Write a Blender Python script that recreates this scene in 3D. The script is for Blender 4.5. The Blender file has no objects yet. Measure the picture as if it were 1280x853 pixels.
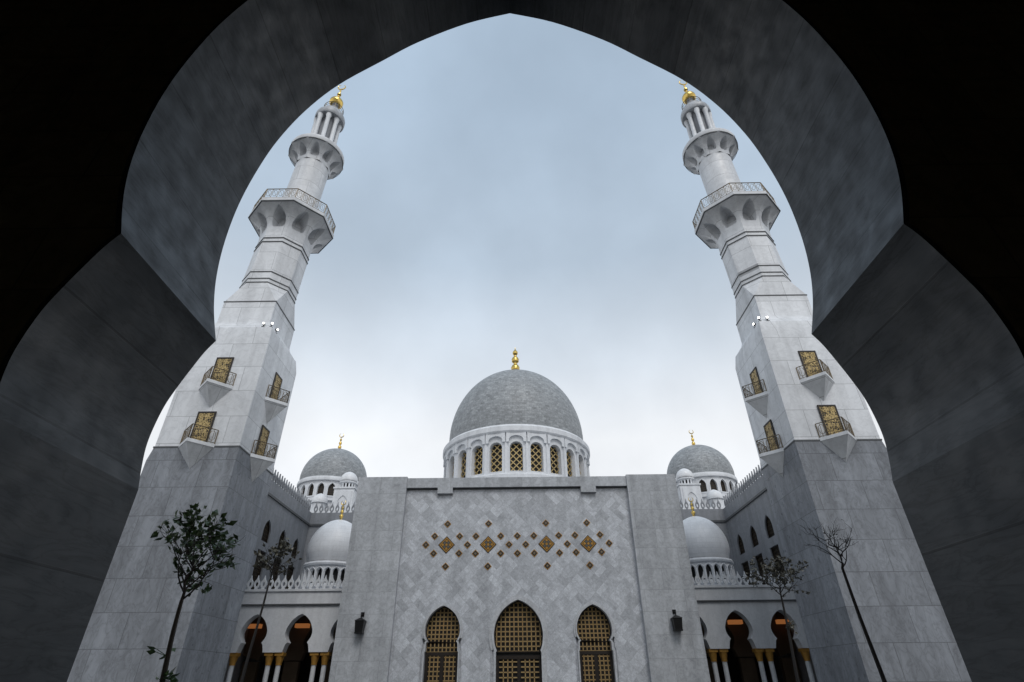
import bpy, math, random
from mathutils import Vector, Matrix
from mathutils.geometry import tessellate_polygon
R = math.radians
PI = math.pi
G = -1.6                      # ground level; the camera stands at z = 0 (eye height 1.6 m)
scene = bpy.context.scene
col = scene.collection

# ------------------------------------------------------------------ materials
def new_mat(name):
    m = bpy.data.materials.new(name); m.use_nodes = True
    nt = m.node_tree; nt.nodes.clear()
    out = nt.nodes.new('ShaderNodeOutputMaterial')
    b = nt.nodes.new('ShaderNodeBsdfPrincipled')
    nt.links.new(b.outputs[0], out.inputs[0])
    return m, nt, b
def nd(nt, t, **kw):
    n = nt.nodes.new(t)
    for k, v in kw.items(): setattr(n, k, v)
    return n
def math_node(nt, op, a, b=None, c=None):
    n = nd(nt, 'ShaderNodeMath', operation=op)
    for i, v in enumerate((a, b, c)):
        if v is None: continue
        if isinstance(v, (int, float)): n.inputs[i].default_value = v
        else: nt.links.new(v, n.inputs[i])
    return n.outputs[0]
def ramp(nt, fac, stops):
    n = nd(nt, 'ShaderNodeValToRGB'); e = n.color_ramp.elements
    while len(e) < len(stops): e.new(.5)
    for el, (p, c) in zip(e, stops):
        el.position = p; el.color = (c, c, c, 1) if isinstance(c, (int, float)) else (*c, 1)
    nt.links.new(fac, n.inputs[0]); return n.outputs[0]
def mixc(nt, kind, fac, a, b):
    n = nd(nt, 'ShaderNodeMix', data_type='RGBA', blend_type=kind)
    for sock, v in ((n.inputs[0], fac), (n.inputs[6], a), (n.inputs[7], b)):
        if isinstance(v, (int, float)): sock.default_value = v
        elif isinstance(v, tuple): sock.default_value = (*v, 1)
        else: nt.links.new(v, sock)
    return n.outputs[2]
def stone(name, base, tile=None, mode='box', tone=.82, joint=.55, vein=.3, vscale=.35, rough=.4, stain=.25, dist=.5,
          jw=.011, offset=.5, bump=.15, stretch=(1, 1, 1), vdir=None):
    """veined marble cladding: slabs with their own tone, joints, cloudy veins and rain streaks"""
    m, nt, b = new_mat(name)
    geo = nd(nt, 'ShaderNodeNewGeometry'); pos = geo.outputs['Position']
    sep = nd(nt, 'ShaderNodeSeparateXYZ'); nt.links.new(pos, sep.inputs[0])
    X, Y, Z = sep.outputs
    if mode == 'uv':
        uv = nd(nt, 'ShaderNodeUVMap'); s2 = nd(nt, 'ShaderNodeSeparateXYZ'); nt.links.new(uv.outputs[0], s2.inputs[0])
        u, v = s2.outputs[0], s2.outputs[1]
    elif mode == 'diag':
        u = math_node(nt, 'MULTIPLY', math_node(nt, 'ADD', X, Z), .70711)
        v = math_node(nt, 'MULTIPLY', math_node(nt, 'SUBTRACT', Z, X), .70711)
        # woven lay: the strips change direction from one square to the next
        fu = math_node(nt, 'FLOOR', math_node(nt, 'DIVIDE', u, .84)); fv = math_node(nt, 'FLOOR', math_node(nt, 'DIVIDE', v, .84))
        k = math_node(nt, 'FLOORED_MODULO', math_node(nt, 'ADD', fu, fv), 2.0); d_ = math_node(nt, 'MULTIPLY', math_node(nt, 'SUBTRACT', v, u), k)
        u, v = math_node(nt, 'ADD', u, d_), math_node(nt, 'SUBTRACT', v, d_)
    elif mode == 'floor':
        u, v = X, Y
    else:
        u = math_node(nt, 'ADD', X, Y); v = Z
    colr = base
    if tile:
        cv = nd(nt, 'ShaderNodeCombineXYZ'); nt.links.new(u, cv.inputs[0]); nt.links.new(v, cv.inputs[1])
        br = nd(nt, 'ShaderNodeTexBrick', offset=offset)
        nt.links.new(cv.outputs[0], br.inputs['Vector'])
        br.inputs['Color1'].default_value = (tone, tone, tone, 1); br.inputs['Color2'].default_value = (1, 1, 1, 1)
        br.inputs['Mortar'].default_value = (joint, joint, joint, 1)
        br.inputs['Scale'].default_value = 1; br.inputs['Mortar Size'].default_value = jw
        br.inputs['Mortar Smooth'].default_value = .3; br.inputs['Bias'].default_value = 0
        br.inputs['Brick Width'].default_value = tile[0]; br.inputs['Row Height'].default_value = tile[1]
        colr = mixc(nt, 'MULTIPLY', 1.0, base, br.outputs[0])
    # cloudy veins, broken by the slabs
    mp = nd(nt, 'ShaderNodeMapping'); nt.links.new(pos, mp.inputs[0])
    mp.inputs['Scale'].default_value = stretch; mp.inputs['Rotation'].default_value = vdir or (.4, .6, .3)
    vec = mp.outputs[0]
    if tile:
        add = nd(nt, 'ShaderNodeVectorMath', operation='MULTIPLY_ADD')
        nt.links.new(br.outputs[0], add.inputs[0]); add.inputs[1].default_value = (23, 17, 31); nt.links.new(vec, add.inputs[2]); vec = add.outputs[0]
    n1 = nd(nt, 'ShaderNodeTexNoise'); nt.links.new(vec, n1.inputs[0]); n1.inputs['Scale'].default_value = vscale
    n1.inputs['Detail'].default_value = 9; n1.inputs['Roughness'].default_value = .65; n1.inputs['Distortion'].default_value = dist
    v1 = ramp(nt, n1.outputs[0], [(.28, 1 - vein), (.47, 1.0), (.53, 1 - vein * .55), (.58, 1.0), (.8, 1 - vein * .5)])
    colr = mixc(nt, 'MULTIPLY', 1.0, colr, v1)
    n4 = nd(nt, 'ShaderNodeTexNoise'); nt.links.new(vec, n4.inputs[0]); n4.inputs['Scale'].default_value = vscale*4.5
    n4.inputs['Detail'].default_value = 10; n4.inputs['Roughness'].default_value = .6; n4.inputs['Distortion'].default_value = .9
    colr = mixc(nt, 'MULTIPLY', 1.0, colr, ramp(nt, n4.outputs[0], [(.40, 1.0), (.465, 1 - vein*.25), (.495, 1 - vein*.8), (.52, 1 - vein*.2), (.6, 1.0)]))
    # rain streaks running down, and broad weathering
    mp2 = nd(nt, 'ShaderNodeMapping'); nt.links.new(pos, mp2.inputs[0]); mp2.inputs['Scale'].default_value = (1.3, 1.3, .1)
    n2 = nd(nt, 'ShaderNodeTexNoise'); nt.links.new(mp2.outputs[0], n2.inputs[0]); n2.inputs['Scale'].default_value = 1; n2.inputs['Detail'].default_value = 6
    colr = mixc(nt, 'MULTIPLY', 1.0, colr, ramp(nt, n2.outputs[0], [(.35, 1 - stain), (.6, 1.0)]))
    nt.links.new(colr, b.inputs['Base Color'])
    n3 = nd(nt, 'ShaderNodeTexNoise'); nt.links.new(pos, n3.inputs[0]); n3.inputs['Scale'].default_value = 3; n3.inputs['Detail'].default_value = 8
    nt.links.new(ramp(nt, n3.outputs[0], [(.3, max(rough - .12, .05)), (.75, min(rough + .2, 1))]), b.inputs['Roughness'])
    bp = nd(nt, 'ShaderNodeBump'); bp.inputs['Strength'].default_value = bump; bp.inputs['Distance'].default_value = .02
    h = n3.outputs[0]
    if tile: h = math_node(nt, 'SUBTRACT', n3.outputs[0], math_node(nt, 'MULTIPLY', br.outputs[1], 2.0))
    nt.links.new(h, bp.inputs['Height']); nt.links.new(bp.outputs[0], b.inputs['Normal'])
    b.inputs['Specular IOR Level'].default_value = .35
    return m
def plain(name, base, rough=.5, metal=0., var=.15, scale=6., emit=None, strength=0):
    m, nt, b = new_mat(name)
    geo = nd(nt, 'ShaderNodeNewGeometry')
    n = nd(nt, 'ShaderNodeTexNoise'); nt.links.new(geo.outputs['Position'], n.inputs[0]); n.inputs['Scale'].default_value = scale; n.inputs['Detail'].default_value = 5
    nt.links.new(mixc(nt, 'MULTIPLY', 1.0, base, ramp(nt, n.outputs[0], [(.3, 1 - var), (.7, 1.0)])), b.inputs['Base Color'])
    b.inputs['Roughness'].default_value = rough; b.inputs['Metallic'].default_value = metal
    if emit: b.inputs['Emission Color'].default_value = (*emit, 1); b.inputs['Emission Strength'].default_value = strength
    return m
M = {}
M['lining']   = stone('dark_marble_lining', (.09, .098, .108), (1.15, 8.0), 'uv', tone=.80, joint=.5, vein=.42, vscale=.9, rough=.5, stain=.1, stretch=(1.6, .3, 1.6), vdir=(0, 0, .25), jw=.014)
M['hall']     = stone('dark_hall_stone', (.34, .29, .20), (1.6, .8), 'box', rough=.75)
M['floor']    = stone('courtyard_marble', (.12, .125, .13), (1.2, 1.2), 'floor', tone=.9, offset=0, rough=.3)
M['diag']     = stone('lozenge_marble', (.69, .715, .76), (.84, .42), 'diag', tone=.70, joint=.66, vein=.34, vscale=1.0, rough=.4, offset=0, stain=.14, jw=.008)
M['ashlar']   = stone('ashlar_marble', (.55, .57, .60), (2.7, 1.35), 'box', tone=.84, joint=.6, vein=.28, vscale=.55, stain=.2)
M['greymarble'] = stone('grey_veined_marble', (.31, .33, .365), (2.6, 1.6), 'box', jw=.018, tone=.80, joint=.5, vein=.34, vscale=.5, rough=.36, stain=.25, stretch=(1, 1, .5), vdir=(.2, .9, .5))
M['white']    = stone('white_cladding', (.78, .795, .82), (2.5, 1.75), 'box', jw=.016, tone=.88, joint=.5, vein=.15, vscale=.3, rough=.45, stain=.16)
M['surround'] = stone('door_surround_marble', (.56, .575, .60), None, 'box', vein=.25, vscale=.8, rough=.5, stain=.2)
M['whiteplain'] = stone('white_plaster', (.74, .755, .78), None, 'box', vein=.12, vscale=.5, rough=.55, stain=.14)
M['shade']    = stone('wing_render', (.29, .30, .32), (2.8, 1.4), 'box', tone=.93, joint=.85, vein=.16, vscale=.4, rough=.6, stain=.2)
M['dome']     = stone('grey_dome_mosaic', (.42, .44, .455), (.5, .25), 'uv', tone=.70, joint=.75, vein=.42, vscale=.45, rough=.5, stain=.08, jw=.02)
M['whitedome'] = stone('white_dome_tiles', (.80, .81, .83), (.8, .4), 'uv', tone=.95, joint=.82, vein=.08, vscale=.8, rough=.35, stain=.1)
M['gold']     = plain('polished_gold', (.78, .55, .16), .28, 1., .25)
M['goldpaint'] = plain('gilded_capital', (.55, .29, .06), .45, .3, .3)
M['lattice']  = plain('bronze_gold_lattice', (.50, .345, .16), .45, .3, .35, 9)
M['darklattice'] = plain('aged_bronze_lattice', (.07, .05, .028), .5, .4, .35, 9)
M['latticegold'] = plain('bright_gold_scroll', (.54, .40, .18), .38, .5, .35, 9)
M['darkwood'] = plain('dark_bronze_frame', (.022, .016, .012), .5, .2)
M['void']     = plain('dark_glass', (.008, .008, .009), .5)
M['railing']  = plain('bronze_railing', (.17, .13, .08), .45, .5)
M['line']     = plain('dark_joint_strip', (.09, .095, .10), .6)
M['black']    = plain('black_lantern_metal', (.012, .012, .013), .4, .5)
M['tilegold'] = plain('amber_gold_tile', (.60, .32, .07), .35, .4, .5, 14)
M['tiledark'] = plain('dark_brown_tile', (.035, .025, .02), .3, 0, .4, 20)
M['tilegrey'] = plain('slate_grey_tile', (.13, .13, .12), .35, 0, .4, 20)
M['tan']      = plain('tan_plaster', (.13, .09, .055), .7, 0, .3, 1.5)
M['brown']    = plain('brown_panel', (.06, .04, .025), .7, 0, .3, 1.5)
M['lamp']     = plain('warm_light_glow', (.3, .12, .04), .5, emit=(1, .36, .11), strength=.2)  # emission imitates the warm-lit patch inside the arcades
M['flood']    = plain('floodlight_glow', (1, 1, 1), .3, emit=(1, .98, .95), strength=11)
M['bark']     = plain('sapling_bark', (.045, .034, .026), .85, 0, .5, 30)
M['barkdark'] = plain('dark_bark', (.022, .019, .018), .85, 0, .5, 30)
M['twig']     = plain('twig', (.04, .03, .025), .8, 0, .4, 30)
def leafmat(name, a, bcol):
    m, nt, b = new_mat(name)
    geo = nd(nt, 'ShaderNodeNewGeometry')
    nt.links.new(mixc(nt, 'MIX', geo.outputs['Random Per Island'], a, bcol), b.inputs['Base Color'])
    b.inputs['Roughness'].default_value = .45
    b.inputs['Transmission Weight'].default_value = 0
    return m
M['leaf'] = leafmat('green_leaves', (.03, .06, .02), (.075, .13, .04))
M['dryleaf'] = leafmat('dull_leaves', (.035, .034, .026), (.085, .08, .055))
M['palegreen'] = leafmat('sprout_leaves', (.03, .06, .015), (.06, .11, .03))

# ------------------------------------------------------------------ mesh builder
class MB:
    def __init__(s): s.v = []; s.f = []; s.m = []; s.uv = []
    def add(s, vs, fs, m=0, uvs=None):
        o = len(s.v); s.v += [tuple(p) for p in vs]
        for k, f in enumerate(fs):
            s.f.append(tuple(i + o for i in f)); s.m.append(m)
            s.uv.append(uvs[k] if uvs else None)
        return s
    def box(s, x0, x1, y0, y1, z0, z1, m=0):
        v = [(x, y, z) for x in (x0, x1) for y in (y0, y1) for z in (z0, z1)]
        return s.add(v, [(0, 1, 3, 2), (4, 6, 7, 5), (0, 4, 5, 1), (2, 3, 7, 6), (0, 2, 6, 4), (1, 5, 7, 3)], m)
    def loft(s, rings, m=0, cap0=True, cap1=True):
        n = len(rings[0]); v = [p for r in rings for p in r]; f = []
        for k in range(len(rings) - 1):
            for i in range(n):
                j = (i + 1) % n
                f.append((k*n+i, k*n+j, (k+1)*n+j, (k+1)*n+i))
        if cap0: f.append(tuple(reversed(range(n))))
        if cap1: f.append(tuple((len(rings)-1)*n + i for i in range(n)))
        return s.add(v, f, m)
    def lathe(s, prof, n=48, c=(0, 0), m=0, phase=0., a0=0., a1=2*PI):
        """prof: [(r, z)] bottom to top; UVs are metres along the ring and up the profile"""
        full = abs(a1 - a0 - 2*PI) < 1e-6; N = n if full else n + 1
        v = []; f = []; uv = []; arc = [0]
        for k in range(1, len(prof)): arc.append(arc[-1] + math.hypot(prof[k][0]-prof[k-1][0], prof[k][1]-prof[k-1][1]))
        rm = max(p[0] for p in prof)
        for r, z in prof:
            for i in range(N):
                a = a0 + (a1 - a0) * i / n + phase
                v.append((c[0] + r*math.cos(a), c[1] + r*math.sin(a), z))
        for k in range(len(prof) - 1):
            for i in range(n):
                j = (i + 1) % N
                f.append((k*N+i, k*N+j, (k+1)*N+j, (k+1)*N+i))
                u0, u1 = rm*2*PI*i/n, rm*2*PI*(i+1)/n
                uv.append([(u0, arc[k]), (u1, arc[k]), (u1, arc[k+1]), (u0, arc[k+1])])
        return s.add(v, f, m, uv)
    def tube(s, pts, rad, n=6, m=0):
        rings = []
        pts = [Vector(p) for p in pts]
        for i, p in enumerate(pts):
            d = (pts[min(i+1, len(pts)-1)] - pts[max(i-1, 0)]).normalized()
            a = d.orthogonal().normalized() if abs(d.z) > .9 else d.cross(Vector((0, 0, 1))).normalized()
            if abs(d.z) > .9: a = (Vector((1, 0, 0)) - d * d.x).normalized()
            b = d.cross(a); r = rad[i] if isinstance(rad, (list, tuple)) else rad
            rings.append([p + (a*math.cos(2*PI*k/n) + b*math.sin(2*PI*k/n)) * r for k in range(n)])
        return s.loft(rings, m)
    def shape(s, outer, holes, fn, w0, w1, m=0, back=True, sides=True):
        """plate with holes: 2D loops mapped to 3D by fn(u, v, w), thickness w0..w1"""
        loops = [outer] + list(holes)
        tri = tessellate_polygon([[Vector((u, v, 0)) for u, v in L] for L in loops])
        flat = [p for L in loops for p in L]; n = len(flat)
        v = [fn(a, b, w0) for a, b in flat] + [fn(a, b, w1) for a, b in flat]
        f = [tuple(t) for t in tri]
        if back: f += [tuple(i + n for i in reversed(t)) for t in tri]
        if sides:
            o = 0
            for L in loops:
                k = len(L)
                for i in range(k):
                    j = (i + 1) % k; f.append((o+i, o+j, o+j+n, o+i+n))
                o += k
        return s.add(v, f, m)
    def build(s, name, mats, parent=None, loc=None, sharp=32, fix=True):
        me = bpy.data.meshes.new(name); me.from_pydata(s.v, [], s.f)
        mats = mats if isinstance(mats, (list, tuple)) else [mats]
        for m_ in mats: me.materials.append(M[m_])
        me.polygons.foreach_set('material_index', s.m)
        me.polygons.foreach_set('use_smooth', [True] * len(s.f))
        if any(s.uv):
            L = me.uv_layers.new(name='UVMap')
            for p, q in zip(me.polygons, s.uv):
                if q:
                    for li, c in zip(p.loop_indices, q): L.data[li].uv = c
        me.update()
        if fix:
            import bmesh
            b = bmesh.new(); b.from_mesh(me); bmesh.ops.recalc_face_normals(b, faces=b.faces); b.to_mesh(me); b.free()
        me.set_sharp_from_angle(angle=R(sharp))
        o = bpy.data.objects.new(name, me); col.objects.link(o)
        if parent is not None: o.parent = parent
        if loc is not None: o.location = loc
        return o
def tag(o, label=None, cat=None, group=None, kind=None):
    if label: o['label'] = label
    if cat: o['category'] = cat
    if group: o['group'] = group
    if kind: o['kind'] = kind
    return o
def thing(name, loc, label, cat, group=None, rz=0):
    o = bpy.data.objects.new(name, None); col.objects.link(o); o.empty_display_size = .5
    o.location = loc; o.rotation_euler = (0, 0, rz)
    return tag(o, label, cat, group)
def copy_tree(o, parent=None):
    c = o.copy(); col.objects.link(c)
    if parent is not None: c.parent = parent
    for ch in [x for x in bpy.data.objects if x.parent == o]: copy_tree(ch, c)
    return c
def mirror_twin(o, label):
    """the same building across the courtyard's axis: shares the meshes, mirrored about x = 0"""
    c = copy_tree(o); c.location = (-o.location.x, o.location.y, o.location.z); c.scale = (-1, 1, 1)
    c['label'] = label
    return c

# ------------------------------------------------------------------ 2D outlines
def smooth(pts, k=6):
    """Catmull-Rom through pts (ends sharp)"""
    P = [pts[0]] + list(pts) + [pts[-1]]; out = []
    for i in range(1, len(P) - 2):
        p0, p1, p2, p3 = P[i-1], P[i], P[i+1], P[i+2]
        for j in range(k):
            t = j / k
            out.append(tuple(.5*((2*b) + (-a+c)*t + (2*a-5*b+4*c-d)*t*t + (-a+3*b-3*c+d)*t**3) for a, b, c, d in zip(p0, p1, p2, p3)))
    out.append(tuple(pts[-1])); return out
def arch(half_runs, cx=0., k=6):
    """half_runs: runs of (x, z) from the apex down the right side; returns the closed outline, mirrored"""
    h = []
    for r in half_runs:
        s_ = smooth(r, k) if len(r) > 2 else list(r)
        if h and abs(h[-1][0]-s_[0][0]) + abs(h[-1][1]-s_[0][1]) < 1e-6: s_ = s_[1:]
        h += s_
    right = [(cx + x, z) for x, z in h]; left = [(cx - x, z) for x, z in reversed(h) if x > 1e-6]
    return right + left
def offset(poly, d):
    n = len(poly); A = sum(poly[i][0]*poly[(i+1) % n][1] - poly[(i+1) % n][0]*poly[i][1] for i in range(n))
    sg = 1 if A > 0 else -1; out = []
    for i in range(n):
        a, b, c = Vector(poly[i-1]), Vector(poly[i]), Vector(poly[(i+1) % n])
        e1, e2 = (b-a), (c-b)
        if e1.length < 1e-9: e1 = e2
        if e2.length < 1e-9: e2 = e1
        e1.normalize(); e2.normalize()
        n1, n2 = Vector((e1.y, -e1.x)), Vector((e2.y, -e2.x)); nn = n1 + n2
        nn = n1 if nn.length < 1e-6 else nn.normalized()
        q = max(nn.dot(n1), .5)
        out.append(tuple(b + nn * (sg * d / q)))
    return out
def inside(p, poly):
    x, y = p; r = False; n = len(poly)
    for i in range(n):
        (x1, y1), (x2, y2) = poly[i], poly[i-1]
        if (y1 > y) != (y2 > y) and x < (x2-x1)*(y-y1)/(y2-y1) + x1: r = not r
    return r
def pointed(w, z0, z1, zs, cx=0., k=5):
    """pointed-arch window outline, half width w, sill z0, apex z1, springing zs"""
    h = z1 - zs
    return arch([[(0, z1), (w*.38, z1-h*.2), (w*.75, z1-h*.52), (w*.96, zs+h*.12), (w, zs)], [(w, zs), (w, z0)]], cx, k)
def xz(y):                       # plates facing the camera (u = x, v = z, w = depth)
    return lambda u, v, w: (u, y + w, v)
def bar(mb, p, q, t, y0, y1, fn=None, m=0):
    a, b = Vector(p), Vector(q); d = b - a
    if d.length < 1e-5: return
    d.normalize(); n = Vector((-d.y, d.x)) * t/2
    c = [a+n, b+n, b-n, a-n]
    fn = fn or (lambda u, v, w: (u, w, v))
    v = [fn(p_.x, p_.y, y0) for p_ in c] + [fn(p_.x, p_.y, y1) for p_ in c]
    mb.add(v, [(0, 1, 2, 3), (0, 4, 5, 1), (1, 5, 6, 2), (2, 6, 7, 3), (3, 7, 4, 0)], m)
def lattice(mb, poly, p, t, y0, y1, fn=None, m=0, rings=False, diag=True, ortho=True):
    """geometric screen clipped to an outline: crossing bars and eight-sided rosettes"""
    xs = [q[0] for q in poly]; zs = [q[1] for q in poly]
    x0, x1, z0, z1 = min(xs), max(xs), min(zs), max(zs); cx = (x0+x1)/2
    L = []
    nx = int((x1-x0)/p/2) + 2; nz = int((z1-z0)/p) + 2
    for i in range(-nx, nx+1) if ortho else (): L.append(((cx+i*p, z0-p), (cx+i*p, z1+p)))
    for j in range(nz) if ortho else (): L.append(((x0-p, z0+j*p), (x1+p, z0+j*p)))
    if diag:
        H = z1 - z0 + 2*p
        for i in range(-nx-nz-1, nx+nz+2):
            L.append(((cx+i*p, z0-p), (cx+i*p+H, z0-p+H))); L.append(((cx+i*p, z0-p), (cx+i*p-H, z0-p+H)))
    t_ = t
    for a, b in L:
        t = t_ if (a[0] == b[0] or a[1] == b[1]) else t_*(.55 if ortho else 1)
        n = max(2, int(math.hypot(b[0]-a[0], b[1]-a[1]) / (p/7))); st = None
        for i in range(n+1):
            q = (a[0]+(b[0]-a[0])*i/n, a[1]+(b[1]-a[1])*i/n); ok = inside(q, poly)
            if ok and st is None: st = q
            if (not ok or i == n) and st is not None:
                bar(mb, st, q, t, y0, y1, fn, m); st = None
    if rings:                    # rosettes tied to the bars
        for i in range(-nx, nx+1):
            for j in range(nz):
                c = (cx+(i+.5)*p, z0+(j+.5)*p)
                if inside(c, poly):
                    for k in range(8):
                        a0, a1 = PI/4*k+PI/8, PI/4*(k+1)+PI/8
                        bar(mb, (c[0]+.3*p*math.cos(a0), c[1]+.3*p*math.sin(a0)), (c[0]+.3*p*math.cos(a1), c[1]+.3*p*math.sin(a1)), t, y0-.004, y1, fn, m)

# ------------------------------------------------------------------ the ground
g = MB(); g.box(-600, 600, -400, 900, G-.5, G)
tag(g.build('courtyard_ground', 'floor'), kind='structure')

# ------------------------------------------------------------------ the gatehouse with the big arch
ACX = -.03
FOIL = [[(0, 12.33), (.92, 11.93), (1.9, 11.22), (2.56, 10.55), (3.3, 9.75), (3.78, 8.95), (4.1, 8.1), (4.27, 7.3), (4.36, 6.5), (4.36, 5.72), (4.29, 5.04), (4.16, 4.46), (3.97, 3.9)],
        [(3.97, 3.9), (4.07, 3.72), (4.17, 3.46), (4.26, 3.2), (4.33, 2.95), (4.365, 2.65), (4.365, 2.4), (4.32, 2.12), (4.27, 1.9)],
        [(4.27, 1.9), (4.27, G+.002)]]
big = arch(FOIL, ACX, 5)
gate = thing('gatehouse', (0, 5, G), 'dark stone gatehouse whose pointed horseshoe arch frames the whole courtyard', 'gatehouse')
gl = (0, -5, -G)                 # parts are drawn in world coordinates: undo the empty's offset
w = MB(); w.shape([(-22, G), (22, G), (22, 21), (-22, 21)], [offset([(x, max(z, G+.06)) for x, z in big], .05)], xz(0), 3.985, 5.985)  # unseen height and width enlarged to block sky light from the lower courtyard
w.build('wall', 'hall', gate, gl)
ln = MB()
hp = big; n = len(hp); acc = [0]
for i in range(1, n+1): acc.append(acc[-1] + math.dist(hp[i-1], hp[i % n]))
op = offset(hp, .06)
for i in range(n):
    j = (i+1) % n
    if hp[i][1] < G+.1 and hp[j][1] < G+.1: continue
    a, b, c, d = hp[i], hp[j], op[i], op[j]; Y0, Y1 = 3.97, 6.0
    ln.add([(a[0], Y0, a[1]), (b[0], Y0, b[1]), (b[0], Y1, b[1]), (a[0], Y1, a[1])], [(0, 1, 2, 3)], 0, [[(acc[i], Y0), (acc[i+1], Y0), (acc[i+1], Y1), (acc[i], Y1)]])
    for Y in (Y0, Y1):
        ln.add([(a[0], Y, a[1]), (b[0], Y, b[1]), (d[0], Y, d[1]), (c[0], Y, c[1])], [(0, 1, 2, 3)], 0, [[(acc[i], 0), (acc[i+1], 0), (acc[i+1], .06), (acc[i], .06)]])
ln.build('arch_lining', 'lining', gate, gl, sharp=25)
MB().box(-13.5, -13, -10, 3.985, G, 15.5).build('side_wall', 'hall', gate, gl)
MB().box(13, 13.5, -10, 3.985, G, 15.5).build('side_wall', 'hall', gate, gl)
MB().box(-13.5, 13.5, -10.5, -10, G, 15.5).build('back_wall', 'hall', gate, gl)
MB().box(-13.5, 13.5, -10.5, 3.985, 15.5, 16).build('ceiling', 'hall', gate, gl)
MB().box(-13, 13, -10, 3.985, G+.004, G+.008).build('floor', 'hall', gate, gl)

# ------------------------------------------------------------------ the prayer hall front
hall = thing('prayer_hall', (0, 40, G), 'grey marble prayer hall front with three gold lattice doors between two tall piers', 'mosque')
hl = (0, -40, -G)
WY = 40.4
MID = arch([[(0, 4.9), (.5, 4.68), (1.06, 4.24), (1.46, 3.62), (1.61, 3.0), (1.61, 2.6), (1.55, 2.2), (1.42, 1.88)], [(1.42, 1.88), (1.48, 1.80)], [(1.48, 1.80), (1.48, G+.12)]])
def side_arch(cx): return arch([[(0, 4.57), (.4, 4.39), (.82, 4.03), (1.09, 3.53), (1.16, 3.1), (1.11, 2.73), (.93, 2.42)], [(.95, 2.42), (1.03, 2.36)], [(1.03, 2.36), (1.05, 1.87)], [(1.05, 1.87), (1.10, 1.84)], [(1.10, 1.84), (1.10, G+.12)]], cx)
DOORS = [(MID, 0., 1.48, 1.80, 1.62, .26), (side_arch(-5.04), -5.04, 1.08, 2.38, 1.85, .17), (side_arch(5.04), 5.04, 1.08, 2.38, 1.85, .17)]
w = MB(); w.shape([(-8.36, G), (8.36, G), (8.36, 12.62), (-8.36, 12.62)], [d[0] for d in DOORS], xz(WY), 0, .7)
w.build('wall', 'diag', hall, hl)
for s in (-1, 1):
    p = MB(); a, b = sorted((s*8.33, s*12.03)); p.box(a, b, 40, 41.6, G, 13.44); p.build('pier', 'ashlar', hall, hl)
    MB().box(*sorted((s*12.0, s*11.4)), 41.6, 66, G, 12.3).build('side_wall', 'ashlar', hall, hl)
    q = MB(); a, b = sorted((s*4.83, s*5.97)); q.box(a, b, 40.12, 40.7, 12.17, 12.62)
    q.build('bracket', 'ashlar', hall, hl)
c = MB(); c.box(-8.33, 8.33, 40.12, 41.4, 12.622, 13.36); c.build('coping', 'ashlar', hall, hl)
c = MB(); c.box(-8.33, 8.33, 40.33, 40.398, 12.52, 12.62); c.build('shadow_strip', 'line', hall, hl)  # dark strip draws the coping's shadow on the wall
MB().box(-11.4, 11.4, 41.6, 66, 12.0, 12.28).build('roof', 'ashlar', hall, hl)
MB().box(-11.4, 11.4, 65.6, 66, G, 12.0).build('back_wall', 'ashlar', hall, hl)
for poly, cx, hw, zn, zt, tw in DOORS:
    # raised surround that follows the horseshoe
    t = MB(); o1 = offset(poly, tw*.55); o2 = offset(poly, tw*1.25)
    t.shape(o1, [poly], xz(WY), -.16, .0); t.shape(o2, [offset(poly, tw*.55+.004)], xz(WY), -.08, 0)
    t.build('door_surround', 'surround', hall, hl)
    lf = MB(); lf.shape(offset(poly, -.02), [], xz(WY), .50, .55)
    d = lf.build('door', 'void', hall, hl)
    top = [q for q in poly if q[1] > zn - .02]
    fr = MB(); fr.shape(offset(top, -.003), [offset(top, -.075)], xz(WY), .36, .47)
    fr.box(cx-hw, cx+hw, WY+.34, WY+.48, zt-.20, zt); 
    for s in (-1, 1):
        a, b = sorted((cx+s*hw, cx+s*(hw-.16))); fr.box(a, b, WY+.34, WY+.48, G+.12, zt-.2)
        a, b = sorted((cx, cx+s*.1)); fr.box(a, b, WY+.345, WY+.48, G+.12, zt-.2)
        a, b = sorted((cx+s*.1, cx+s*(hw-.16))); fr.box(a, b, WY+.35, WY+.48, G+.12, G+.5)
    fr.build('frame', 'darkwood', d)
    pz = .29 if cx == 0 else .26
    sc = MB(); lattice(sc, offset(top, -.06), pz, .075, WY+.38, WY+.42, diag=False); sc.build('screen', 'lattice', d)
    if cx:
        tr = MB(); lattice(tr, [(cx-hw+.02, zt), (cx+hw-.02, zt), (cx+hw-.02, zn-.04), (cx-hw+.02, zn-.04)], pz, .07, WY+.38, WY+.43, diag=False); tr.build('transom', 'lattice', d)
    for s in (-1, 1):
        a, b = sorted((cx+s*.14, cx+s*(hw-.2)))
        pn = MB(); lattice(pn, [(a, G+.55), (b, G+.55), (b, zt-.24), (a, zt-.24)], pz, .07, WY+.38, WY+.42, diag=False)
        pn.build('door_leaf', 'lattice', d)
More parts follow.
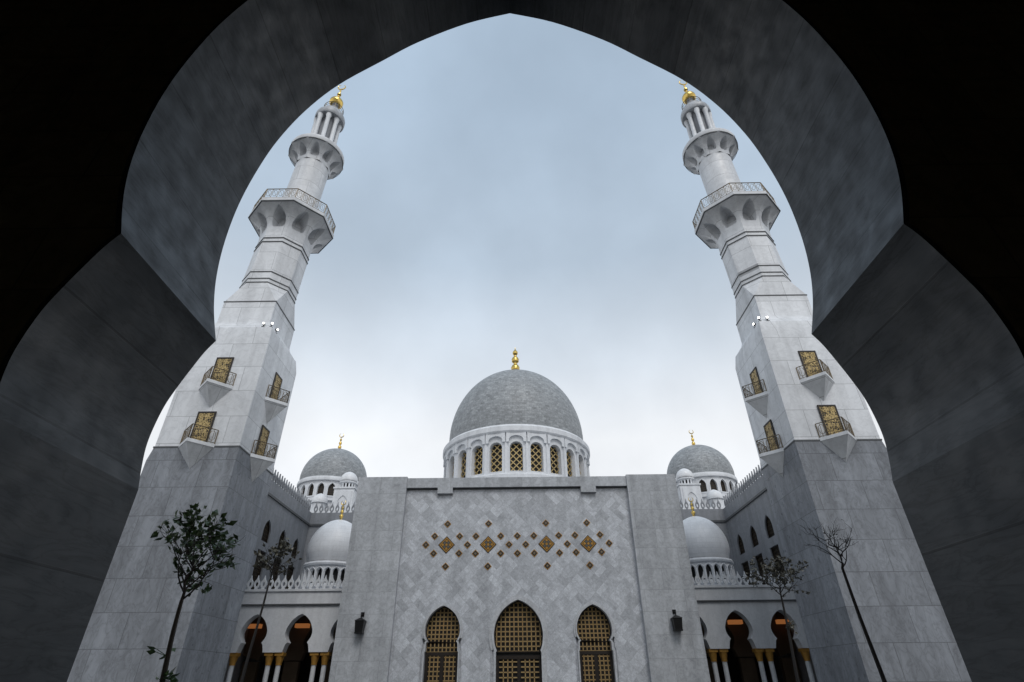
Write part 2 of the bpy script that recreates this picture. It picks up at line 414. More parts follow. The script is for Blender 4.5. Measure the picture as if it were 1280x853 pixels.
def tile_mesh(r, big_):
    t = MB()
    def dia(q, y0, y1, m):
        t.add([(q, y0, 0), (0, y0, q), (-q, y0, 0), (0, y0, -q), (q, y1, 0), (0, y1, q), (-q, y1, 0), (0, y1, -q)],
              [(0, 1, 2, 3), (0, 4, 5, 1), (1, 5, 6, 2), (2, 6, 7, 3), (3, 7, 4, 0)], m)
    if big_:
        dia(r, -.03, .02, 1); dia(r*.88, -.036, 0, 0); dia(r*.72, -.042, 0, 1)
        for i in range(3):
            for j in range(3):
                c = len(t.v); dia(r*.19, -.052, 0, 0 if (i+j) % 2 == 0 else 2)
                ox, oz = (i-j)*r*.225, (i+j-2)*r*.225
                for k in range(c, c+8): x, y, z = t.v[k]; t.v[k] = (x+ox, y-(.0002*(i*3+j)), z+oz)
    else:
        dia(r, -.03, .02, 0); dia(r*.80, -.036, 0, 1); dia(r*.45, -.044, 0, 2); dia(r*.16, -.05, 0, 0)
    return t
small_xz = [(s*x, z) for x, z in ((2.1, 9.98), (5.1, 9.98), (1.2, 9.1), (3.0, 9.1), (4.18, 9.11), (5.99, 9.13), (.6, 8.5), (3.59, 8.51), (6.59, 8.53),
            (1.2, 7.9), (3.0, 7.91), (4.18, 7.93), (5.99, 7.94), (2.1, 7.05), (5.09, 7.06)) for s in (-1, 1)] + [(0, 9.1), (0, 7.9)]
big_xz = [(-5.1, 8.52), (-2.1, 8.52), (2.1, 8.52), (5.1, 8.52)]
for pts, r, bg in ((small_xz, .27, False), (big_xz, .60, True)):
    o0 = None
    for x, z in pts:
        loc = (x, WY - 40, z - G)
        if o0 is None: o0 = tile_mesh(r, bg).build('diamond_tile', ['tilegold', 'tiledark', 'tilegrey'], hall, loc)
        else:
            o = o0.copy(); col.objects.link(o); o.location = loc

# wall lanterns on the piers
lan = thing('wall_lantern', (10.4, 40, 2.85), 'black square wall lantern on the right marble pier', 'wall lamp', 'black lanterns on the piers')
b = MB(); b.loft([[(-.24, -.55, .12), (.24, -.55, .12), (.24, -.07, .12), (-.24, -.07, .12)], [(-.3, -.61, .78), (.3, -.61, .78), (.3, -.01, .78), (-.3, -.01, .78)]])
b.build('body', 'black', lan)
b = MB(); b.loft([[(-.34, -.65, .78), (.34, -.65, .78), (.34, -.004, .78), (-.34, -.004, .78)], [(-.08, -.39, .95), (.08, -.39, .95), (.08, -.23, .95), (-.08, -.23, .95)]]); b.build('roof', 'black', lan)
b = MB(); b.tube([(0, -.31, .95), (0, -.31, 1.14), (0, -.2, 1.2), (0, 0, 1.2)], .035); b.box(-.12, .12, -.03, 0, 1.05, 1.32); b.build('bracket', 'black', lan)
b = MB(); b.box(-.26, .26, -.57, -.05, .03, .12); b.build('base', 'black', lan)
l2 = copy_tree(lan); l2.location.x = -10.4; l2['label'] = 'black square wall lantern on the left marble pier'

# ------------------------------------------------------------------ domes
def finial(mb, z0, z1, r, c=(0, 0), crescent=True):
    h = z1 - z0; zc = z1 - (h*.22 if crescent else 0); H = zc - z0
    prof = [(r*1.0, z0-.3), (r*1.0, z0+.02*H), (r*.55, z0+.08*H), (r*.6, z0+.2*H), (r*.95, z0+.24*H), (r*1.0, z0+.32*H), (r*.75, z0+.39*H), (r*.4, z0+.42*H), (r*.4, z0+.47*H),
            (r*.8, z0+.52*H), (r*.85, z0+.6*H), (r*.6, z0+.66*H), (r*.32, z0+.69*H), (r*.3, z0+.73*H), (r*.58, z0+.78*H), (r*.6, z0+.84*H), (r*.3, z0+.9*H), (r*.12, z0+.93*H), (r*.06, zc)]
    mb.lathe(prof, 20, c)
    if crescent:
        rr = h*.11; pts = []; ra = []
        for i in range(17):
            a = R(115) + R(310)*i/16; pts.append((c[0]+rr*math.cos(a+R(0)), c[1], zc+rr+rr*math.sin(a))); ra.append(.02*h*(.25+math.sin(PI*i/16)))
        mb.tube(pts, ra, 6)
def dome_prof(a, c, z0, bulge=.98, n=26, tip=.0):
    p = [(a*bulge, z0 - a*.16), (a*.995, z0 - a*.07)]
    for i in range(n+1):
        t = PI/2*i/n; p.append((max(a*math.cos(t), .01), z0 + c*math.sin(t) + tip*(i/n)**6))
    return p
def drum(root, loc, Rr, z0, z1, n, hole_fn, thick, mat, win=None, phase=0., part='drum'):
    """n flat bays round a circle, each with the same opening; win(mb-maker) makes each window at bay origin"""
    d = MB(); hw = Rr*math.tan(PI/n)
    hole = hole_fn(hw) if hole_fn else None
    for i in range(n):
        a = 2*PI*i/n + phase; ca, sa = math.cos(a), math.sin(a)
        fn = lambda u, v, w, ca=ca, sa=sa: (ca*(Rr-w) - sa*u*(Rr-w)/Rr, sa*(Rr-w) + ca*u*(Rr-w)/Rr, v)
        d.shape([(-hw, z0), (hw, z0), (hw, z1), (-hw, z1)], [hole] if hole else [], fn, 0, thick)
    return d
central = thing('central_dome', (0, 56, 12.28), 'large grey domed roof on a white drum of arched windows above the marble front', 'dome')
cl = (0, 0, -12.28)
NB = 24
def hole_c(hw):
    return arch([[(.62*math.sin(PI/2*k/8), 19.03+.62*math.cos(PI/2*k/8)) for k in range(9)], [(.62, 19.03), (.62, 16.75)]], 0, 2)
dm = drum(central, cl, 7.55, 15.2, 20.55, NB, hole_c, .6, 'whiteplain', phase=-PI/2)
dm.lathe([(7.55, 12.25), (7.55, 15.2)], 72); dm.lathe([(7.55, 15.95), (7.95, 15.98), (7.95, 16.35), (7.75, 16.5), (7.5, 16.52)], 96)
dm.build('drum', 'whiteplain', central, cl)
ar = MB()                        # scalloped blind arcade under the rim
for i in range(NB):
    a = 2*PI*i/NB - PI/2
    ca, sa = math.cos(a), math.sin(a); hw = 7.55*math.tan(PI/NB)*.97
    fn = lambda u, v, w, ca=ca, sa=sa: (ca*(7.55+w) - sa*u, sa*(7.55+w) + ca*u, v)
    pts = [(-hw, 20.55), (-hw, 19.55), (-hw*.72, 19.55)] + [(-hw*.72*math.cos(PI*k/10), 19.75+.45*math.sin(PI*k/10)) for k in range(11)] + [(hw*.72, 19.55), (hw, 19.55), (hw, 20.55)]
    ar.shape(pts, [], fn, 0, .22)
    ar.shape([(-hw-.13, 16.5), (-hw+.13, 16.5), (-hw+.13, 19.55), (-hw-.13, 19.55)], [], fn, -.02, .1)
ar.build('scalloped_frieze', 'whiteplain', central, cl)
rm = MB(); rm.lathe([(7.5, 20.5), (7.85, 20.5), (7.95, 20.65), (7.95, 21.1), (7.75, 21.35), (7.3, 21.4)], 96); rm.build('rim', 'whiteplain', central, cl)
ds = MB(); ds.lathe(dome_prof(7.35, 8.46, 22.4, .985), 96); ds.build('dome_shell', 'dome', central, cl)
fi = MB(); finial(fi, 30.7, 34.9, .52, crescent=False); fi.build('finial', 'gold', central, cl)
wm = MB(); wp = hole_c(0)
wm.shape(offset(wp, .03), [], lambda u, v, w: (u, w, v), .60, .64)
lm = MB(); lattice(lm, offset(wp, -.02), .62, .085, .42, .47, ortho=False)
for i in range(NB):
    a = 2*PI*i/NB - PI/2
    if i == 0: w0 = wm.build('window', 'void', central); s0 = lm.build('screen', 'latticegold', w0); wn = w0
    else:
        wn = w0.copy(); col.objects.link(wn); sn = s0.copy(); col.objects.link(sn); sn.parent = wn
    wn.location = (7.55*math.cos(a), 7.55*math.sin(a), -12.28); wn.rotation_euler = (0, 0, a + PI/2)

# far side domes
def far_dome(label):
    r = thing('side_dome', (26.1, 75, 18.5), label, 'dome', 'grey side domes')
    l = (0, 0, -18.5); n = 20
    def hole(hw): return pointed(.46, 21.3, 23.0, 22.35)
    d = drum(r, l, 4.45, 18.5, 23.6, n, hole, .35, 'whiteplain'); d.build('drum', 'whiteplain', r, l)
    q = MB(); q.lathe([(4.4, 23.3), (4.75, 23.35), (4.8, 23.6), (4.72, 23.9), (4.4, 24.0)], 64); q.lathe([(4.45, 20.6), (4.7, 20.62), (4.7, 20.95), (4.45, 21.0)], 64)
    q.build('rim', 'whiteplain', r, l)
    f = MB()
    for i in range(n):
        a = 2*PI*i/n; ca, sa = math.cos(a), math.sin(a)
        fn = lambda u, v, w, ca=ca, sa=sa: (ca*(4.45+w) - sa*u, sa*(4.45+w) + ca*u, v)
        f.shape(offset(pointed(.46, 21.3, 23.0, 22.35), .14), [pointed(.46, 21.3, 23.0, 22.35)], fn, 0, .09)
    f.build('window_surround', 'whiteplain', r, l)
    q = MB(); q.lathe(dome_prof(4.6, 4.7, 24.55), 64); q.build('dome_shell', 'dome', r, l)
    q = MB(); finial(q, 29.1, 31.95, .26); q.lathe([(1.0, 28.95), (.95, 29.16), (.3, 29.32)], 24); q.build('finial', 'gold', r, l)
    wv = MB(); wv.shape(offset(pointed(.46, 21.3, 23.0, 22.35), .03), [], lambda u, v, w: (u, w, v), .26, .3)
    lt = MB(); lattice(lt, pointed(.46, 21.3, 23.0, 22.35), .3, .05, .2, .24, rings=False, diag=False)
    for i in range(n):
        a = 2*PI*i/n
        if i == 0: w0 = wv.build('window', 'void', r); s0 = lt.build('screen', 'darklattice', w0); wn = w0
        else:
            wn = w0.copy(); col.objects.link(wn); sn = s0.copy(); col.objects.link(sn); sn.parent = wn
        wn.location = (4.45*math.cos(a), 4.45*math.sin(a), -18.5); wn.rotation_euler = (0, 0, a + PI/2)
    return r
fd = far_dome('grey side dome with gold finial rising behind the right wing')
mirror_twin(fd, 'grey side dome with gold finial rising behind the left wing')
blk = thing('domed_block', (26.1, 75, G), 'plain pale building block carrying the right side dome', 'building', 'blocks under the side domes')
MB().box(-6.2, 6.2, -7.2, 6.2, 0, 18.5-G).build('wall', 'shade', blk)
MB().box(-6.3, 6.3, -7.3, 6.3, 18.0-G, 18.49-G).build('cornice', 'whiteplain', blk)
mirror_twin(blk, 'plain pale building block carrying the left side dome')
# turret with a cupola and slotted neck, one small dome each
def cupola(label):
    r = thing('cupola_turret', (22.35, 70, 18.5), label, 'turret', 'white cupola turrets')
    l = (0, 0, -18.5)
    b = MB(); b.box(-1.3, 1.3, -1.3, 1.3, 18.5, 21.6); b.build('block', 'whiteplain', r, l)
    b = MB(); b.shape([(-1.05, 18.6), (1.05, 18.6), (1.05, 21.3), (-1.05, 21.3)], [pointed(.62, 18.7, 20.7, 19.9)], lambda u, v, w: (u, -1.3-w, v), 0, .1)
    b.shape([(-1.05, 18.6), (1.05, 18.6), (1.05, 21.3), (-1.05, 21.3)], [pointed(.62, 18.7, 20.7, 19.9)], lambda u, v, w: (-1.3-w, u, v), 0, .1)
    b.build('niche', 'whiteplain', r, l)
    b = MB(); b.box(-1.42, 1.42, -1.42, 1.42, 21.6, 21.8); b.lathe([(.98, 22.55), (1.14, 22.58), (1.14, 22.75), (.9, 22.8)], 32); b.build('cornice', 'whiteplain', r, l)
    b = drum(r, l, .98, 21.8, 22.6, 14, lambda hw: pointed(.12, 21.9, 22.5, 22.3), .12, ''); b.build('neck', 'whiteplain', r, l)
    b = MB(); b.lathe([(.8, 21.82), (.8, 22.7)], 24); b.build('core', 'void', r, l)
    b = MB(); b.lathe(dome_prof(1.14, 1.18, 23.0, .95, 16, .1), 40); b.build('dome_shell', 'whitedome', r, l)
    return r
cu = cupola('white cupola on a slotted neck in front of the right side dome')
mirror_twin(cu, 'white cupola on a slotted neck in front of the left side dome')
def mini(label):
    r = thing('small_dome', (25.2, 68.6, 18.5), label, 'dome', 'little white domes on the roofs')
    l = (0, 0, -18.5)
    b = MB(); b.lathe(dome_prof(.98, 1.02, 19.85, .95, 16, .1), 40); b.build('dome_shell', 'whitedome', r, l)
    b = MB(); b.lathe([(.85, 18.5), (.85, 19.6), (1.02, 19.62), (1.02, 19.75), (.7, 19.78)], 32); b.build('neck', 'whiteplain', r, l)
    return r
mi = mini('smallest white dome just below the right side dome windows')
mirror_twin(mi, 'smallest white dome just below the left side dome windows')
# white onion domes over the arcades
def arcade_dome(label):
    r = thing('arcade_dome', (15.8, 49, 5.9), label, 'dome', 'white domes over the arcades')
    l = (0, 0, -5.9); n = 22
    hf = lambda hw: pointed(.215, 7.05, 8.2, 7.85)
    d = drum(r, l, 2.3, 5.9, 8.5, n, hf, .2, ''); d.build('drum', 'whiteplain', r, l)
    b = MB(); b.lathe([(1.95, 5.9), (1.95, 8.5)], 32); b.build('core', 'void', r, l)
    b = MB(); b.lathe([(2.25, 8.4), (2.45, 8.42), (2.5, 8.55), (2.4, 8.7), (2.2, 8.75)], 48); b.lathe([(2.28, 6.75), (2.45, 6.78), (2.45, 6.92), (2.28, 6.95)], 48); b.build('rim', 'whiteplain', r, l)
    b = MB()
    for i in range(n):
        a = 2*PI*(i+.5)/n; b.tube([(2.36*math.cos(a), 2.36*math.sin(a), 6.9), (2.36*math.cos(a), 2.36*math.sin(a), 8.0)], .07, 6)
        pts = []
        for k in range(9):
            t = a + 2*PI/n*k/8; pts.append((2.36*math.cos(t), 2.36*math.sin(t), 7.95+.28*math.sin(PI*k/8)))
        b.tube(pts, .045, 5)
    b.build('blind_arcade', 'whiteplain', r, l)
    b = MB(); b.lathe([(2.1, 8.7), (2.22, 8.95), (2.36, 9.4)] + dome_prof(2.4, 2.72, 9.75, .99, 20, .12)[1:], 64); b.build('dome_shell', 'whitedome', r, l)
    b = MB(); finial(b, 12.45, 14.3, .18); b.build('finial', 'gold', r, l)
    return r
ad = arcade_dome('white onion dome with gold finial on the right arcade roof')
mirror_twin(ad, 'white onion dome with gold finial on the left arcade roof')

# ------------------------------------------------------------------ wings with pointed windows and spear cresting
def merlon_mesh(h=.95, wd=.46, t=.12):
    s = h/.95; q = wd/.46
    half = [(0, .95), (.03, .80), (.075, .68), (.19, .52), (.215, .36), (.17, .2), (.085, .12), (.12, .02), (.12, 0)]
    o = [(x*q, z*s) for x, z in half] + [(-x*q, z*s) for x, z in reversed(half[1:])]
    hole = [(.105*q*math.cos(a*PI/5), (.36+.15*math.sin(a*PI/5))*s) for a in range(10)]
    m = MB(); m.shape(o, [hole], lambda u, v, w: (u, w, v), -t/2, t/2); return m
WX = 21.0
wing = thing('side_wing', (WX, 45, G), 'right courtyard wing with pointed windows and a spear-topped parapet', 'building', 'courtyard wings')
wl = (-WX, -45, -G)
WIN = [46.35, 49.8, 53.15]
w = MB()
holes = [pointed(.72, 10.15, 11.95, 11.05, y) for y in WIN] + [[(y-.85, 6.3), (y+.85, 6.3), (y+.85, 9.45), (y-.85, 9.45)] for y in WIN]
w.shape([(36, G), (56.4, G), (56.4, 13.7), (36, 13.7)], holes, lambda u, v, ww: (WX+ww, u, v), 0, .9)
w.box(11.45, WX-.002, 55.4, 56.4, G, 13.7)
w.box(WX+.9, WX+3.4, 36, 56.4, 13.3, 13.7); w.box(WX+2.8, WX+3.4, 36, 56.4, G, 13.3)
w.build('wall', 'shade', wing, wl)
c = MB(); c.box(WX-.14, WX+.5, 36, 55.26, 13.62, 13.8); c.box(11.45, WX+.5, 55.26, 55.8, 13.62, 13.8); c.build('cornice', 'line', wing, wl)
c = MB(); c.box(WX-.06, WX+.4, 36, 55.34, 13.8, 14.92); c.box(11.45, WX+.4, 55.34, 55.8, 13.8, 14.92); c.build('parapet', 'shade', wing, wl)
m0 = None
spots = [(WX+.12, 36.2+.55*i, PI/2) for i in range(35)] + [(WX-.35-.55*i, 55.52, 0) for i in range(17)]
for x, y, rz in spots:
    if m0 is None: m0 = merlon_mesh(1.15, .42).build('merlon', 'shade', wing); m = m0
    else: m = m0.copy(); col.objects.link(m)
    m.location = (x-WX, y-45, 14.9-G); m.rotation_euler = (0, 0, rz)
def wing_window(poly, y):
    v = MB(); v.shape(offset(poly, .02), [], lambda u, vv, ww: (WX+ww, u, vv), .24, .28); o = v.build('window', 'void', wing, wl)
    f = MB(); f.shape(offset(poly, -.004), [offset(poly, -.1)], lambda u, vv, ww: (WX+ww, u, vv), .12, .22); f.build('frame', 'darkwood', o)
    s = MB(); lattice(s, offset(poly, -.08), .3, .045, .17, .21, lambda u, vv, ww: (WX+ww, u, vv), rings=False, diag=False); s.build('screen', 'darklattice', o)
for i, y in enumerate(WIN):
    wing_window(holes[i], y); wing_window(holes[i+3], y)
mirror_twin(wing, 'left courtyard wing with pointed windows and a spear-topped parapet')

# ------------------------------------------------------------------ arcades
AX = [12.36, 15.56, 18.77]
arc = thing('arcade', (15.56, 43, G), 'white arcade of horseshoe arches on gold-capped columns, right of the prayer hall', 'arcade', 'courtyard arcades')
al = (-15.56, -43, -G)
def notch(cx):                   # from the left impost up over the arch to the right impost
    h = smooth([(0, 4.42), (.3, 4.28), (.66, 3.95), (.9, 3.5), (.95, 3.18), (.88, 2.9), (.70, 2.62)], 5) + [(.80, 2.5), (.86, 2.3), (.93, 2.02)]
    return [(cx-x, z) for x, z in reversed(h)] + [(cx+x, z) for x, z in h[1:]]
pl = [(11.43, 5.9)]
lo = [(11.43, 2.02)]
for cx in AX[1:]: lo += notch(cx)
lo += [(20.95, 2.02)]
first = [(cx, z) for cx, z in notch(AX[0]) if cx >= 11.5]
lo = [(11.43, first[0][1] if first else 2.02)] + first + lo[1:]
w = MB(); w.shape([(20.95, 5.9), (11.43, 5.9)] + lo, [], xz(43), 0, .75); w.build('wall', 'whiteplain', arc, al)
c = MB(); c.box(12.05, 20.95, 42.86, 42.998, 4.98, 5.06); c.build('cornice', 'line', arc, al)
c = MB(); c.box(12.05, 20.95, 42.9, 43.3, 5.9, 6.06); c.build('parapet', 'whiteplain', arc, al)
MB().box(12.05, 20.95, 43.75, 55.38, 5.3, 5.88).build('roof', 'whiteplain', arc, al)
iw = MB()
lo2 = [(12.05, 2.02)]
for cx in AX[1:]: lo2 += [(cx + (x-cx)*.98, z - .35) for x, z in notch(cx)]
lo2 += [(20.95, 2.02)]
iw.shape([(20.95, 5.3), (12.05, 5.3)] + lo2, [], xz(47), 0, .6)
for px in (13.96, 17.165, 20.3): iw.box(px-.55, px+.55, 47.05, 47.5, G, 1.6)
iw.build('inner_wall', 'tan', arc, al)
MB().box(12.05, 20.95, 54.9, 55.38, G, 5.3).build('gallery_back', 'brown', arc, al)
MB().box(12.05, 20.95, 43.1, 54.9, G+.004, G+.15).build('plinth', 'ashlar', arc, al)
cd = MB(); cd.lathe([(.24, G+.15), (.24, G+.3), (.17, G+.4), (.165, 1.25), (.2, 1.3)], 20)
cp = MB(); cp.lathe([(.2, 1.26), (.2, 1.4), (.25, 1.58), (.29, 1.82)], 20); cp.box(-.3, .3, -.3, .3, 1.82, 2.02)
first = None
for px in (13.87, 17.06, 20.3):
    for dx in (-.36, .36):
        if first is None:
            first = cd.build('column', 'whitedome' if False else 'whiteplain', arc); cap0 = cp.build('capital', 'goldpaint', first); o = first
        else:
            o = first.copy(); col.objects.link(o); c2 = cap0.copy(); col.objects.link(c2); c2.parent = o
        o.location = (px+dx-15.56, .375, -G)
m0 = None
for i in range(18):
    if m0 is None: m0 = merlon_mesh(.98, .47).build('merlon', 'whiteplain', arc); m = m0
    else: m = m0.copy(); col.objects.link(m)
    m.location = (12.3+.505*i-15.56, .1, 6.05-G)
mirror_twin(arc, 'white arcade of horseshoe arches on gold-capped columns, left of the prayer hall')
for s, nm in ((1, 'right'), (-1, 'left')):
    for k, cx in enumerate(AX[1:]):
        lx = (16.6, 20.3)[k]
        q = thing('warm_glow_box', (s*lx, 46.4, 5.3), 'amber glowing box standing in for warm light inside the %s arcade, %s the prayer hall' % (nm, ('nearer', 'farther from')[k]), 'glow box', 'glow boxes in the arcades')
        b = MB(); b.box(-.5, .5, -.25, .25, -1.5, -1.22); b.build('shade', 'lamp', q)  # added glowing box stands in for warm light on the inner arcade wall
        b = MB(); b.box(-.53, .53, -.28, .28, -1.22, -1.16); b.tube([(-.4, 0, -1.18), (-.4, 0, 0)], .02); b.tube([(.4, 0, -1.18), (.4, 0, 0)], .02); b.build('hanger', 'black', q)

# ------------------------------------------------------------------ minarets
TX, TY = 18.95, 32.52
mn = thing('minaret', (TX, TY, G), 'right white marble minaret with gold tip, behind the bare sapling', 'minaret', 'minarets')
ml = (0, 0, -G)
LEAN = .045
def sheared(mb):                 # the slender upper shaft tapers in towards the courtyard
    mb.v = [(x - LEAN*max(0, z-24.0), y, z) for x, y, z in mb.v]; return mb
def sq(a, z, k=0.): return [(-a, -a, z), (a, -a, z), (a, a, z), (-a, a, z)]
def octo(a, z, ph=0.):
    r = a/math.cos(PI/8); return [(r*math.cos(PI/8 + PI/4*i + ph), r*math.sin(PI/8 + PI/4*i + ph), z) for i in range(8)]
def cham(a, c, z):               # square of half width a with corners cut by c
    return [(a, -a+c, z), (a, a-c, z), (a-c, a, z), (-a+c, a, z), (-a, a-c, z), (-a, -a+c, z), (-a+c, -a, z), (a-c, -a, z)]
A, B, O = 2.52, 1.86, 1.86
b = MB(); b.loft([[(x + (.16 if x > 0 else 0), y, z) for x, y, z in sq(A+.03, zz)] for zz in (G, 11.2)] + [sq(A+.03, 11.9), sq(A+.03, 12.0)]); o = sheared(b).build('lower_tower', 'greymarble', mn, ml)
b = MB(); b.loft([sq(A+.055, 11.97), sq(A+.055, 12.06)]); sheared(b).build('joint_band', 'line', mn, ml)
b = MB(); b.loft([sq(A, 12.06), sq(A, 19.75), sq(2.36, 20.7), sq(2.32, 20.72), sq(1.95, 21.25), sq(B, 21.5), sq(B, 23.25)], cap1=False)
CT = O*(1-math.tan(PI/8))
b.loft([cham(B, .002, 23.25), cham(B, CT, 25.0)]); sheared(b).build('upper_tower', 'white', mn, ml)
b = MB(); b.loft([sq(B+.03, 23.22), sq(B+.03, 23.30)]); sheared(b).build('joint_band', 'line', mn, ml)
b = MB(); b.loft([octo(O, 25.0), octo(O-.02, 30.1)]); sheared(b).build('octagon_shaft', 'white', mn, ml)
for z in (25.0, 25.35, 26.0, 29.02, 29.42):
    b = MB(); b.loft([octo(O+.035, z), octo(O+.035, z+.075)]); sheared(b).build('ring_band', 'line', mn, ml)
def corbel(n, r0, z0, r1, z1, mat, ph, ri):
    """flaring ring of pointed niches between a shaft and a balcony slab"""
    c = MB(); h0, h1 = r0*math.tan(PI/n), r1*math.tan(PI/n)
    for i in range(n):
        a = 2*PI*i/n + ph; ca, sa = math.cos(a), math.sin(a)
        def fl(u, v, dep=0., ca=ca, sa=sa):      # v 0..1 up the flare, u -1..1 across
            k = .12*v + .88*v**3.8; rr = r0 + (r1-r0)*k; hh = rr*math.tan(PI/n)*u
            z = z0 + (z1-z0)*(v)
            r_ = rr*(1-dep) + min(rr, ri)*dep; hh = hh*(1 - .25*dep)
            return (ca*r_ - sa*hh, sa*r_ + ca*hh, z)
        hole = [(0, .95), (.2, .90), (.4, .81), (.58, .66), (.66, .48), (.64, .34), (.5, .26), (-.5, .26), (-.64, .34), (-.66, .48), (-.58, .66), (-.4, .81), (-.2, .90)]
        out = [(-1, 0), (1, 0)] + [(1, k/6) for k in range(1, 6)] + [(1, 1), (.5, 1), (0, 1), (-.5, 1), (-1, 1)] + [(-1, 1-k/6) for k in range(1, 6)]
        c.shape(out, [hole], lambda u, v, w: fl(u, v), 0, 0, back=False, sides=False)
        N = len(hole); v = [fl(u, vv) for u, vv in hole] + [fl(u, vv*.97, 1.) for u, vv in hole]
        c.add(v, [(k, (k+1) % N, (k+1) % N + N, k+N) for k in range(N)] + [tuple(range(N, 2*N))])
    return c
b = corbel(8, 1.84, 30.1, 3.04, 32.25, 0, 0, 1.3); sheared(b).build('balcony_corbel', 'white', mn, ml)
b = MB(); b.loft([octo(3.07, 32.26), octo(3.1, 32.62)]); sheared(b).build('balcony_slab', 'whiteplain', mn, ml)
b = MB(); b.loft([octo(3.1, 32.24), octo(3.12, 32.3)]); sheared(b).build('joint_band', 'line', mn, ml)
rl = MB(); oc = octo(3.0, 0)
for i in range(8):
    p, q = Vector(oc[i]), Vector(oc[(i+1) % 8])
    for z, t in ((32.72, .025), (33.68, .04)): rl.tube([p + Vector((0, 0, z)), q + Vector((0, 0, z))], t, 5)
    for k in range(5):
        s_ = p.lerp(q, k/5); rl.tube([s_ + Vector((0, 0, 32.6)), s_ + Vector((0, 0, 33.68))], .035 if k == 0 else .02, 5)
        e = p.lerp(q, (k+1)/5)
        cc = (s_+e)/2 + Vector((0, 0, 33.2)); d = (e-s_)
        rl.tube([cc + d*(.36*math.cos(a*PI/5)) + Vector((0, 0, .32*math.sin(a*PI/5))) for a in range(11)], .016, 4)
        rl.tube([s_ + Vector((0, 0, 32.72)), cc], .012, 4); rl.tube([e + Vector((0, 0, 33.68)), cc], .012, 4)
sheared(rl).build('railing', 'railing', mn, ml)
b = MB(); b.lathe([(1.42, 32.6), (1.42, 39.5)], 40); sheared(b).build('round_shaft', 'white', mn, ml)
b = corbel(9, 1.42, 39.5, 2.34, 41.05, 0, PI/9-PI/2, 1.05); sheared(b).build('round_corbel', 'white', mn, ml)
b = MB(); b.lathe([(1.2, 41.05), (2.34, 41.05), (2.4, 41.15), (2.4, 41.55), (2.3, 41.7), (1.0, 41.72)], 56); sheared(b).build('round_balcony', 'whiteplain', mn, ml)
b = MB(); b.lathe([(2.36, 41.0), (2.41, 41.02), (2.41, 41.1)], 56); sheared(b).build('joint_band', 'line', mn, ml)
b = MB(); b.lathe([(.74, 41.7), (.74, 46.6)], 24); sheared(b).build('lantern_core', 'shade', mn, ml)
c0 = None
for i in range(8):
    a = 2*PI*(i+.5)/8
    if c0 is None: cb = MB(); cb.lathe([(.24, 41.72), (.24, 42.0), (.195, 42.1), (.19, 45.8), (.26, 46.2), (.26, 46.42)], 12); c0 = cb.build('lantern_column', 'whiteplain', mn); o = c0
    else: o = c0.copy(); col.objects.link(o)
    o.location = (1.05*math.cos(a) - LEAN*20, 1.05*math.sin(a), -G)
b = MB(); b.lathe([(.6, 46.4), (1.34, 46.42), (1.40, 46.52), (1.40, 46.95), (1.34, 47.15), (.96, 47.7), (.98, 47.82), (.3, 47.9)], 40); sheared(b).build('cap', 'ashlar', mn, ml)  # shade put into the colour: darker marble than the shaft
rl = MB()
for z, t in ((48.15, .02), (48.5, .03)): rl.tube([(.94*math.cos(2*PI*k/20), .94*math.sin(2*PI*k/20), z) for k in range(21)], t, 5)
for k in range(12): rl.tube([(.94*math.cos(2*PI*k/12), .94*math.sin(2*PI*k/12), 47.8), (.94*math.cos(2*PI*k/12), .94*math.sin(2*PI*k/12), 48.5)], .022, 5)
sheared(rl).build('railing', 'railing', mn, ml)
b = MB(); b.lathe([(.42, 47.85), (.3, 48.2), (.26, 49.0), (.34, 49.26)], 20); sheared(b).build('neck', 'shade', mn, ml)
b = MB(); b.lathe([(.3, 49.23), (.5, 49.28), (.66, 49.53), (.66, 49.78), (.5, 50.08), (.22, 50.33), (.09, 50.53), (.08, 50.88), (.2, 50.98), (.2, 51.13), (.08, 51.28), (.06, 51.58), (.1, 51.68), (.05, 51.83), (.03, 51.98)], 28)
pts = []; ra = []
for i in range(17):
    a = R(110) + R(320)*i/16; pts.append((.38*math.cos(a), 0, 52.36+.38*math.sin(a))); ra.append(.02+.05*math.sin(PI*i/16))
b.tube(pts, ra, 6); sheared(b).build('finial', 'gold', mn, ml)
